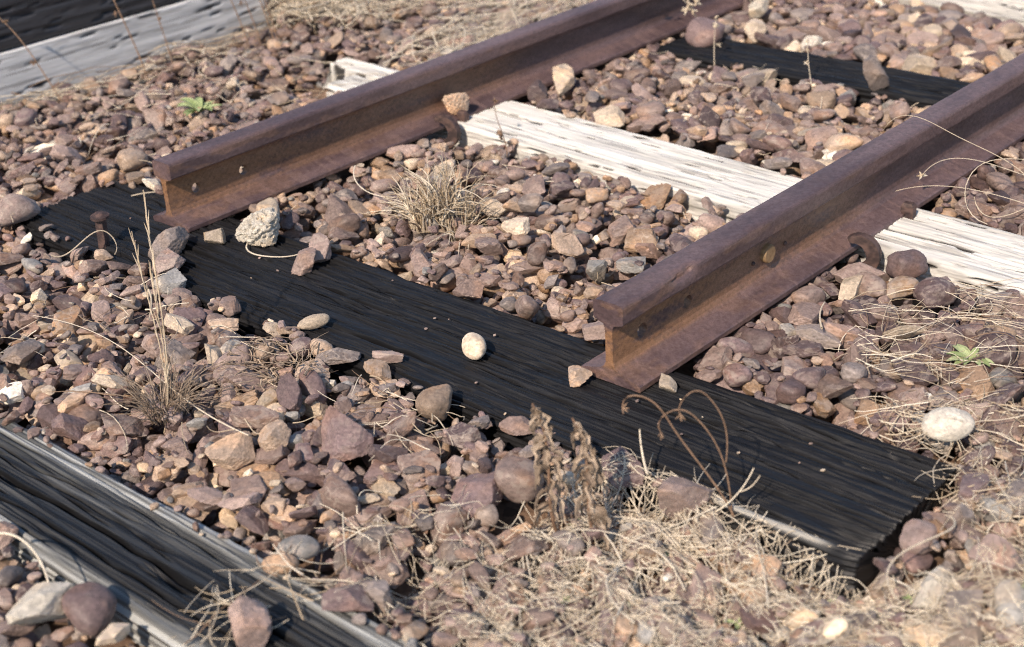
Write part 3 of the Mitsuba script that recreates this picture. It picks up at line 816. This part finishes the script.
def litter(b, poly, count, length, lift, angle=None, spread=3.14, radius=(0.0006, 0.0013), n=8, bend=0.9, tone=None):
    """Loose straws lying over the stones inside a patch."""
    c = in_poly(poly, count)
    L = rng.uniform(*length, count)
    a0 = rng.uniform(0, 6.28, count) if angle is None else math.radians(angle) + rng.normal(0, spread, count)
    turn = rng.normal(0, bend, count)
    t = np.linspace(-0.5, 0.5, n)
    ang = a0[:, None] + turn[:, None] * t
    step = (L / (n - 1))[:, None]
    x = c[:, :1] + np.cumsum(np.cos(ang) * step, 1) - 0.5 * L[:, None] * np.cos(a0)[:, None]
    y = c[:, 1:] + np.cumsum(np.sin(ang) * step, 1) - 0.5 * L[:, None] * np.sin(a0)[:, None]
    tilt = rng.normal(0, 0.10, count)[:, None] * t * L[:, None]
    z = ndimage.uniform_filter1d(ground_at(x, y), 5, axis=1) + rng.uniform(-0.004, lift, count)[:, None] + np.abs(tilt) + 0.16 * L[:, None] * rng.random((count, 1)) ** 4 * np.cos(t * 3.14)
    r = rng.uniform(*radius, count)[:, None] * np.linspace(1, 0.45, n)
    b.tubes(np.stack([x, y, z], -1), r, 4, None if tone is None else np.stack([rng.uniform(*tone, count), 0.8 * rng.random(count)], 1))


def patch(name, label, category, items, mat='straw_mat'):
    b = Bundle()
    for it in items:
        litter(b, **it)
    key = numbered(name)
    scene[key] = b.shape(mat)
    tag(key, label, category, kind='stuff')


P1 = [(-0.180, -0.13), (-0.165, -0.30), (-0.18, -0.42), (-0.19, -0.54), (-0.08, -0.68), (-0.20, -0.80), (-0.66, -0.26), (-0.46, -0.20), (-0.30, -0.14)]
P1B = [(-0.180, -0.13), (-0.170, -0.32), (-0.27, -0.34), (-0.31, -0.17)]
patch('dry_straw', 'pale tangled dry straw over the stones in front of the black sleeper end, lower right', 'straw',
      [dict(poly=P1, tone=(0.35, 1), count=260, length=(0.02, 0.11), lift=0.006, radius=(0.0005, 0.0011)), dict(poly=P1B, tone=(0.5, 1), count=60, length=(0.05, 0.15), lift=0.010, angle=65, spread=0.7, radius=(0.0006, 0.0013)),
       dict(poly=P1, tone=(0.3, 1), count=1500, length=(0.008, 0.03), lift=0.008, radius=(0.0006, 0.0013)), dict(poly=[(-0.25, -0.25), (-0.2, -0.5), (-0.4, -0.45), (-0.5, -0.25)], tone=(0.5, 1), count=70, length=(0.05, 0.18), lift=0.008, angle=60, spread=0.6, radius=(0.0006, 0.0013))])
P2 = [(0.30, -0.24), (0.48, -0.20), (0.64, -0.36), (0.40, -0.50), (0.26, -0.42), (0.24, -0.33)]
patch('dry_straw', 'dry straw tangled round the small green rosette, right edge before the white sleeper', 'straw',
      [dict(poly=P2, count=80, length=(0.05, 0.17), lift=0.024, angle=-58, spread=0.6, radius=(0.0005, 0.0011)), dict(poly=P2, count=80, length=(0.03, 0.09), lift=0.012, radius=(0.0005, 0.0010))])
P2B = [(0.10, -0.50), (0.20, -0.36), (0.30, -0.52), (0.15, -0.75), (-0.10, -0.85), (-0.10, -0.65)]
patch('dry_straw', 'thin scatter of dry straw on the stones at the lower right edge', 'straw',
      [dict(poly=P2B, count=400, length=(0.006, 0.025), lift=0.006, radius=(0.0005, 0.0012)), dict(poly=P2B, count=60, length=(0.03, 0.14), lift=0.010, radius=(0.0006, 0.0012)), dict(poly=[(0.14, -0.38), (0.20, -0.40), (0.17, -0.46), (0.10, -0.46)], count=35, length=(0.05, 0.12), lift=0.025)])
P3 = [(-0.36, 0.52), (-0.24, 0.58), (-0.22, 0.42), (-0.30, 0.36), (-0.40, 0.42)]
patch('dry_straw', 'crumbled dry plant bits in front of the black sleeper, right of the tall seeding grass', 'straw',
      [dict(poly=P3, count=80, length=(0.02, 0.08), lift=0.014), dict(poly=P3, count=140, length=(0.006, 0.022), lift=0.014, radius=(0.0010, 0.0024), bend=2.0)], 'dead_leaf_mat')
patch('dry_straw', 'thin pale mat of the finest dry straw, lower right corner', 'straw',
      [dict(poly=P1, tone=(0.3, 1), count=850, length=(0.02, 0.08), lift=0.007, radius=(0.00035, 0.0008)), dict(poly=P2B, tone=(0.3, 1), count=260, length=(0.02, 0.07), lift=0.005, radius=(0.00035, 0.0008)),
       dict(poly=[(-0.30, -0.14), (-0.46, -0.20), (-0.66, -0.26), (-0.62, -0.02), (-0.40, 0.0)], tone=(0.3, 1), count=170, length=(0.02, 0.09), lift=0.006, radius=(0.0004, 0.0009))])
patch('dry_crumbs', 'fine brown crumbs of dead plants strewn over the ground, lower right', 'plant litter',
      [dict(poly=P1, count=700, length=(0.005, 0.018), lift=0.006, radius=(0.0006, 0.0016), n=4, bend=1.5), dict(poly=P2B, count=450, length=(0.005, 0.018), lift=0.006, radius=(0.0006, 0.0016), n=4, bend=1.5)], 'dead_leaf_mat')
P4 = [(-0.22, 0.30), (-0.20, 0.15), (-0.30, 0.05), (-0.38, 0.12), (-0.28, 0.28)]
patch('dry_straw', 'a few dry root threads over the stones by the large purple stone', 'straw',
      [dict(poly=P4, count=34, length=(0.03, 0.10), lift=0.018, radius=(0.0006, 0.0011))])
P5 = [(0.95, 1.30), (1.15, 1.62), (1.65, 1.75), (2.25, 1.50), (2.35, 1.22), (1.6, 1.22)]
patch('dry_straw', 'flattened dry grass along the far side of the far rail, top of the photo', 'straw',
      [dict(poly=P5, count=420, length=(0.08, 0.34), lift=0.030, angle=5, spread=0.45, radius=(0.0009, 0.002), tone=(0.5, 1)), dict(poly=P5, count=250, length=(0.04, 0.12), lift=0.03)])
P7 = [(-0.80, 0.06), (-0.66, 0.05), (-0.62, -0.06), (-0.80, -0.05)]
patch('dry_straw', 'dry straw hanging over the grey-black sleeper at the bottom edge', 'straw',
      [dict(poly=P7, count=34, length=(0.05, 0.15), lift=0.025, angle=80, spread=0.9), dict(poly=[(-0.60, 0.08), (-0.45, 0.05), (-0.5, -0.05), (-0.66, 0.0)], count=34, length=(0.03, 0.12), lift=0.014)])
P8 = [(1.12, 2.08), (1.25, 2.40), (1.9, 2.45), (2.2, 2.0), (1.6, 1.75), (1.3, 1.95)]
patch('dry_grass', 'blurred pale dead grass beyond the end of the stacked timbers, top edge', 'grass',
      [dict(poly=P8, count=900, length=(0.06, 0.22), lift=0.07, radius=(0.001, 0.0024), tone=(0.4, 1)), dict(poly=[(1.15, 2.12), (1.22, 2.35), (1.45, 2.3), (1.35, 2.0)], count=350, length=(0.06, 0.2), lift=0.13, radius=(0.001, 0.002))])
P9 = [(0.10, 2.12), (0.15, 2.19), (0.75, 2.19), (1.05, 2.17), (0.95, 2.05), (0.40, 2.02)]
patch('dry_straw', 'dry straw lying along the foot of the pale stacked timber', 'straw',
      [dict(poly=P9, count=110, length=(0.08, 0.30), lift=0.03, angle=-8, spread=0.5, radius=(0.0008, 0.0018))])
P10 = [(-0.20, 1.62), (-0.22, 1.48), (-0.32, 1.50), (-0.30, 1.66)]
patch('dry_straw', 'small tangle of pale roots at the left edge by the end of the black sleeper', 'straw',
      [dict(poly=[(-0.22, 1.62), (-0.14, 1.48), (-0.20, 1.40), (-0.32, 1.50)], count=70, length=(0.03, 0.10), lift=0.03, radius=(0.0007, 0.0012))])
P11 = [(0.25, 0.78), (0.42, 0.76), (0.42, 0.55), (0.25, 0.55)]
patch('twig_litter', 'thin scatter of straw bits on the stones among the rails and left of them', 'straw',
      [dict(poly=[(0.15, 0.1), (0.15, 1.0), (0.68, 1.0), (0.68, 0.1)], count=30, length=(0.02, 0.07), lift=0.01), dict(poly=[(0.98, 0.1), (0.98, 1.0), (1.5, 1.0), (1.5, 0.1)], count=40, length=(0.02, 0.08), lift=0.012),
       dict(poly=[(-0.6, 0.3), (-0.6, 1.1), (-0.22, 1.1), (-0.22, 0.3)], count=60, length=(0.02, 0.12), lift=0.012), dict(poly=[(0.15, 1.25), (0.15, 2.0), (0.95, 2.0), (0.95, 1.25)], count=110, length=(0.03, 0.16), lift=0.014)])


def blades(b, x, y, count, spread, height, lean, radius, n=8, droop=0.6, base=0.02, tone=None, wild=1.0):
    z0 = float(ground_at(x, y)) - 0.012
    a, q = rng.uniform(0, 6.28, count), np.sqrt(rng.random(count))
    px, py = x + base * q * np.cos(a), y + base * q * np.sin(a)
    out = a + rng.normal(0, 0.6 * wild, count)
    h = rng.uniform(*height, count)
    k = rng.uniform(0.2, 1, count) * lean
    t = np.linspace(0, 1, n)
    dz = h[:, None] * (t - droop * k[:, None] * t ** 2.4)
    r = (spread * k)[:, None] * (0.35 * t + 0.65 * t ** 2) + 0.012 * wild * np.sin(t * rng.uniform(2, 6, (count, 1)) + rng.uniform(0, 6, (count, 1))) * t
    pts = np.stack([px[:, None] + r * np.cos(out)[:, None], py[:, None] + r * np.sin(out)[:, None], z0 + dz], -1)
    rr = rng.uniform(*radius, count)[:, None] * (1 - 0.75 * t)
    b.tubes(pts, rr, 3, tone)


b = Bundle()
light = lambda n_: np.stack([rng.uniform(0.0, 1.0, n_) ** 1.7, rng.uniform(0, 0.9, n_)], 1)
for ox, oy, n_, h_ in ((0.0, 0.0, 60, 1.0), (0.03, 0.03, 42, 1.05), (-0.03, 0.02, 42, 0.8), (0.01, -0.045, 45, 0.85), (0.045, -0.01, 36, 1.1), (-0.02, 0.055, 32, 0.7)):
    blades(b, 0.325 + ox, 0.690 + oy, n_, 0.100, (0.08 * h_, 0.185 * h_), 1.0, (0.0014, 0.0028), base=0.024, droop=0.62, tone=light(n_), wild=1.6)
scene['dry_grass_tuft'] = b.shape('straw_mat')
tag('dry_grass_tuft', 'round tuft of straw-coloured dry grass between the rails', 'grass')


def curve(points, n=24):
    p = np.asarray(points, float)
    t = np.concatenate([[0], np.cumsum(np.linalg.norm(np.diff(p, axis=0), axis=1))])
    from scipy.interpolate import CubicSpline
    return CubicSpline(t, p)(np.linspace(0, t[-1], n))


# the tall seeding grass in front of the black sleeper
key = 'seeding_grass'
b = Bundle()
blades(b, -0.490, 0.495, 110, 0.10, (0.05, 0.12), 1.0, (0.0009, 0.0018), base=0.03, droop=0.5)
part(key, 'leaves', b.shape('dead_leaf_mat'))
for tip, r0, ear in (((-0.380, 0.622, 0.315), 0.0013, 0.13), ((-0.412, 0.625, 0.255), 0.0011, 0.10), ((-0.430, 0.560, 0.225), 0.0010, 0.06)):
    b = Bundle()
    base = np.array([-0.490 + rng.normal(0, 0.008), 0.495 + rng.normal(0, 0.008), -0.02])
    c = curve([base, base * 0.62 + np.array(tip) * 0.38 + [0.006, -0.012, 0.01], base * 0.25 + np.array(tip) * 0.75 + [0.0, -0.008, 0.0], tip], 26)
    b.tubes(c[None], np.linspace(r0, r0 * 0.5, 26)[None], 6, (0.12, 0.2))
    for _ in range(38):                                             # the awns of the ear, laid up along the stalk
        k = rng.uniform(0.62, 0.93) if rng.random() < 0.65 else rng.uniform(0.2, 0.62)
        i = int(k * 25)
        d = c[min(25, i + 3)] - c[i]
        d = d / np.linalg.norm(d) + rng.normal(0, 0.10, 3)
        L = rng.uniform(0.010, 0.034) * (1 if k > 0.6 else 0.7)
        b.tubes((c[i] + np.linspace(0, L, 4)[:, None] * d)[None], np.array([[0.0006, 0.0011, 0.0007, 0.0002]]), 4, (rng.uniform(0.0, 0.45), 0.3))
    part(key, 'stalk', b.shape('straw_mat'))
tag(key, 'tall thin straw-coloured seeding grass in front of the black sleeper, left', 'grass')

# curled dead stems over the black sleeper
key = 'curled_dead_stems'
E0 = np.array([-0.183, -0.356, -0.008])
for pts, r0 in (([(0, 0, 0), (-0.020, 0.026, 0.045), (-0.048, 0.058, 0.096), (-0.066, 0.080, 0.122), (-0.076, 0.094, 0.124), (-0.082, 0.102, 0.112)], 0.0015),
                ([(0, 0.003, 0), (-0.006, 0.012, 0.055), (-0.026, 0.034, 0.098), (-0.042, 0.050, 0.110), (-0.054, 0.062, 0.106), (-0.056, 0.066, 0.088)], 0.0013),
                ([(-0.004, 0.010, 0.055), (-0.004, 0.010, 0.085), (-0.018, 0.022, 0.118), (-0.030, 0.034, 0.128), (-0.040, 0.044, 0.122), (-0.042, 0.048, 0.106)], 0.0011)):
    b = Bundle()
    c = curve(np.array(pts) * [1.12, 1.12, 1.55] + E0, 30)
    b.tubes(c[None], np.linspace(r0, r0 * 0.7, 30)[None], 6, (0.45, 0.5))
    for _ in range(5):
        d = rng.normal(0, 1, 3) + [0, 0, -0.8]
        b.tubes((c[-1] + np.linspace(0, 0.010, 3)[:, None] * d / np.linalg.norm(d))[None], np.array([[0.0005, 0.0010, 0.0003]]), 5, (0.7, 0.5))
    part(key, 'stem', b.shape('stem_mat'))
tag(key, 'thin brown dead stems with curled tips leaning over the black sleeper', 'plant')

for (x, y), h, n_, label in (((-0.345, -0.180), 0.190, 38, 'withered plant with drooping brown leaves before the black sleeper, left of two'),
                             ((-0.330, -0.235), 0.180, 42, 'withered plant with drooping brown leaves before the black sleeper, right of two')):
    key = numbered('withered_plant')
    base = np.array([x, y, -0.02])
    c = curve([base, base + [0.0, 0.010, h * 0.4], base + [0.008, 0.022, h * 0.8], base + [0.004, 0.036, h]], 20)
    b = Bundle()
    b.tubes(c[None], np.linspace(0.0028, 0.0014, 20)[None], 6, (0.2, 0.5))
    part(key, 'stem', b.shape('stem_mat'))
    for i in range(n_):
        b = Bundle()
        k = 4 + int(15 * (i / n_) ** 0.8)
        a = rng.uniform(0, 6.28)
        o = np.array([math.cos(a), math.sin(a), 0])
        L = rng.uniform(0.017, 0.036) * (1.5 - 1.0 * i / n_)
        t = np.linspace(0, 1, 7)[:, None]
        spine = c[min(k, 19)] + o * L * (0.95 * t - 0.35 * t ** 2) + np.array([0, 0, 1.0]) * L * (0.30 * t - 1.15 * t ** 2) + rng.normal(0, 0.0022, (7, 3))
        w = rng.uniform(0.0022, 0.0055) * np.sin(np.linspace(0.35, 3.0, 7))
        side = np.tile(np.cross(o, [0, 0, 1]) + rng.normal(0, 0.35, 3), (7, 1))
        b.leaf(spine, w, side, (rng.random(), rng.random()), curl=rng.uniform(0.5, 1.8))
        part(key, 'leaf', b.shape('dead_leaf_mat'))
    tag(key, label, 'plant')


def rosette(name, x, y, count, L, label):
    global numbered_last
    key = numbered_last = numbered(name)
    z = float(ground_at(x, y))
    for i in range(count):
        a = i * 2.4 + rng.normal(0, 0.25)
        o = np.array([math.cos(a), math.sin(a), 0])
        t = np.linspace(0, 1, 8)[:, None]
        ll = L * rng.uniform(0.6, 1.1)
        spine = np.array([x, y, z - 0.004]) + o * ll * t + np.array([0, 0, 1.0]) * ll * (0.75 * t - 0.45 * t ** 2) * rng.uniform(0.5, 1.2)
        b = Bundle()
        b.leaf(spine, ll * 0.17 * np.sin(np.linspace(0.25, 3.05, 8)), np.tile(np.cross(o, [0, 0, 1.0]), (8, 1)), (rng.random(), rng.random()), curl=0.35)
        part(key, 'leaf', b.shape('green_mat'))
    tag(key, label, 'weed')


rosette('green_weed', 0.388, -0.417, 15, 0.046, 'small bright green rosette in the straw at the right edge')
rosette('green_weed', 0.482, 1.675, 17, 0.062, 'small green weed among the stones behind the far rail')
rosette('green_weed', -0.335, -0.465, 8, 0.018, 'tiny green sprout in the straw before the end of the black sleeper')
for i_, (x_, y_) in enumerate(((-0.330, -0.20), (-0.300, -0.33), (-0.420, -0.36), (-0.235, -0.545), (-0.185, -0.62), (-0.46, -0.29))):
    rosette('tiny_sprout', x_, y_, 5, 0.013, 'tiny pale green sprout among the dry crumbs, lower right')
    labels[numbered_last]['group'] = 'tiny green sprouts at the lower right'
rosette('green_weed', -0.105, -0.745, 7, 0.024, 'tiny yellow-green sprout in the bottom right corner')


def stalk(points, r0, label, heads=0, size=0.006, mat='stem_mat', name='dry_stalk', group=None, forks=()):
    key = numbered(name)
    b = Bundle()
    c = curve(points, 24)
    b.tubes(c[None], np.linspace(r0, r0 * 0.55, 24)[None], 5, (rng.uniform(0.3, 0.8), 0.4))
    for k, dx, dy, dz in forks:
        i = int(k * 23)
        q = curve([c[i], c[i] + np.array([dx, dy, dz]) * 0.5 + rng.normal(0, 0.002, 3), c[i] + [dx, dy, dz]], 10)
        b.tubes(q[None], np.linspace(r0 * 0.7, r0 * 0.4, 10)[None], 5, (0.5, 0.4))
    part(key, 'stem', b.shape(mat))
    for i in range(heads):
        b = Bundle()
        at = c[-1] if i == 0 else c[int(rng.uniform(0.35, 0.97) * 23)] + rng.normal(0, size * 0.7, 3)
        for _ in range(7):
            d = rng.normal(0, 1, 3)
            d /= np.linalg.norm(d)
            b.tubes((at + np.linspace(0, size, 4)[:, None] * d)[None], np.array([[0.10, 0.20, 0.13, 0.03]]) * size, 5, (rng.uniform(0.1, 0.7), 0.4))
        part(key, 'seed_head', b.shape(mat))
    tag(key, label, 'stalk', group)


# stalks in front of the stacked timbers
stalk([(0.34, 2.05, -0.02), (0.31, 2.10, 0.10), (0.28, 2.15, 0.20), (0.25, 2.18, 0.25)], 0.0022, 'brown stalk with a seed head leaning left before the stacked timbers', 3, 0.011)
stalk([(0.60, 2.06, -0.02), (0.585, 2.08, 0.10), (0.56, 2.10, 0.22), (0.53, 2.11, 0.36)], 0.0024, 'forked brown stalk before the stacked timbers', 5, 0.010, forks=[(0.62, 0.05, -0.02, 0.10)])
stalk([(0.69, 2.06, -0.02), (0.68, 2.08, 0.12), (0.665, 2.09, 0.24), (0.65, 2.10, 0.36)], 0.0020, 'straight thin stalk right of the forked one before the stacked timbers', 4, 0.009)
for i, (dx, dy) in enumerate(((0, 0), (0.05, 0.01), (0.085, -0.01), (0.115, 0.01))):
    stalk([(0.93 + dx, 2.03 + dy, -0.02), (0.91 + dx, 2.05 + dy, 0.12), (0.88 + dx * 1.1, 2.07 + dy, 0.24), (0.85 + dx * 1.2, 2.08 + dy, 0.36)], 0.0021, 'thin brown stalk in the cluster of four before the timbers at the top edge', 4, 0.010, group='cluster of four brown stalks before the timbers')
stalk([(1.28, 1.88, -0.02), (1.26, 1.90, 0.10), (1.22, 1.92, 0.22), (1.18, 1.93, 0.34)], 0.0020, 'thin stalk at the top edge, before the end of the pale timber', 4, 0.010)
# seed heads by the far rail and between the rails
stalk([(1.72, 1.03, 0.0), (1.68, 1.035, 0.07), (1.63, 1.05, 0.12), (1.58, 1.07, 0.145)], 0.0018, 'pale dry stalk with starry seed heads before the far rail', 6, 0.016, 'straw_mat', forks=[(0.5, -0.02, 0.05, 0.05), (0.6, 0.06, -0.02, 0.07)])
stalk([(1.93, 1.00, 0.0), (1.92, 1.01, 0.07), (1.89, 1.02, 0.12)], 0.0014, 'pale dry stalk with seed heads before the far rail, smaller of two', 4, 0.012, 'straw_mat')
stalk([(0.690, 0.835, -0.01), (0.700, 0.855, 0.04), (0.715, 0.885, 0.075), (0.73, 0.90, 0.10)], 0.0013, 'small brown dried flower stalk before the white sleeper between the rails', 4, 0.010)
stalk([(1.43, 0.50, 0.0), (1.44, 0.52, 0.06), (1.45, 0.53, 0.11)], 0.0012, 'small pale stalk before the dark sunken sleeper', 3, 0.008, 'straw_mat')
stalk([(1.45, 0.80, 0.0), (1.47, 0.815, 0.06), (1.50, 0.83, 0.12)], 0.0014, 'tall pale stalk with seeds before the dark sunken sleeper', 5, 0.009, 'straw_mat')
# loops of dry stem over the near rail at the right edge
for i, pts in enumerate(([(1.02, -0.26, 0.02), (1.00, -0.16, 0.10), (0.975, -0.08, 0.135), (0.95, 0.02, 0.16), (0.93, 0.045, 0.13)], [(1.05, -0.25, 0.05), (0.99, -0.14, 0.085), (0.94, -0.07, 0.085), (0.92, -0.05, 0.06)],
                         [(0.98, -0.26, 0.02), (0.93, -0.16, 0.05), (0.89, -0.08, 0.055), (0.855, -0.03, 0.045)], [(0.90, -0.20, 0.0), (0.90, -0.15, 0.05), (0.94, -0.15, 0.09), (1.00, -0.20, 0.10), (1.08, -0.30, 0.10)],
                         [(0.92, -0.16, 0.04), (0.915, -0.19, 0.01), (0.95, -0.24, 0.02), (1.04, -0.32, 0.06)])):
    stalk(pts, 0.0009, 'long bent dry stem arching over the near rail at the right edge', 1 if i == 1 else 0, 0.012, 'straw_mat', 'bent_stem', group='bent dry stems at the right edge')
# single pale twigs and straws that one can point to
for pts, r0, label in (
        ([(0.020, 0.915, 0.012), (-0.010, 0.880, 0.006), (0.000, 0.830, 0.005), (0.040, 0.790, 0.006), (0.060, 0.772, 0.02)], 0.0018, 'white curved root lying on the black sleeper under the pitted rock'),
        ([(-0.265, 1.170, 0.02), (-0.210, 1.150, 0.030), (-0.165, 1.130, 0.045), (-0.155, 1.12, 0.03), (-0.17, 1.10, 0.004)], 0.0016, 'pale bent root against the upright spike'),
        ([(-0.480, 0.300, 0.03), (-0.46, 0.52, 0.03), (-0.42, 0.72, 0.026), (-0.44, 0.95, 0.024)], 0.0012, 'long thin straw stretching over the stones in front of the black sleeper'),
        ([(-0.26, 0.855, 0.03), (-0.30, 0.79, 0.034), (-0.335, 0.75, 0.03)], 0.0020, 'short white twig on the stones left of the seeding grass'),
        ([(0.035, 1.335, 0.006), (0.075, 1.31, 0.007), (0.10, 1.27, 0.008)], 0.0016, 'pale bent twig at the back edge of the black sleeper'),
        ([(0.355, 0.965, 0.05), (0.315, 0.92, 0.035), (0.305, 0.86, 0.025), (0.35, 0.80, 0.02)], 0.0015, 'pale straw leaning on the foot of the far rail'),
        ([(0.30, -0.20, 0.03), (0.345, -0.17, 0.032), (0.385, -0.155, 0.03)], 0.0020, 'white stick on the stones right of the near rail'),
        ([(-0.215, -0.235, 0.03), (-0.19, -0.205, 0.06), (-0.185, -0.20, 0.075)], 0.0022, 'short pale twig standing at the front edge of the black sleeper'),
        ([(-0.87, 0.35, 0.05), (-0.86, 0.27, 0.06), (-0.88, 0.20, 0.04), (-0.90, 0.17, 0.03)], 0.0022, 'white straw over the whitish chunk in the bottom left corner'),
        ([(-0.05, -0.60, 0.02), (-0.12, -0.62, 0.04), (-0.20, -0.60, 0.04), (-0.26, -0.64, 0.03)], 0.0016, 'thick pale twig at the bottom right'),
        ([(-0.20, -0.335, 0.0), (-0.185, -0.372, 0.05), (-0.175, -0.380, 0.075)], 0.0016, 'forked pale twig standing before the black sleeper end')):
    stalk(pts, r0, label, 0, 0.01, 'straw_mat', 'pale_twig', forks=[(0.6, 0.01, -0.025, 0.03)] if 'forked' in label else ())
print('triangles', sum(len(x[1]) for x in meshkit.WRITTEN.values()))
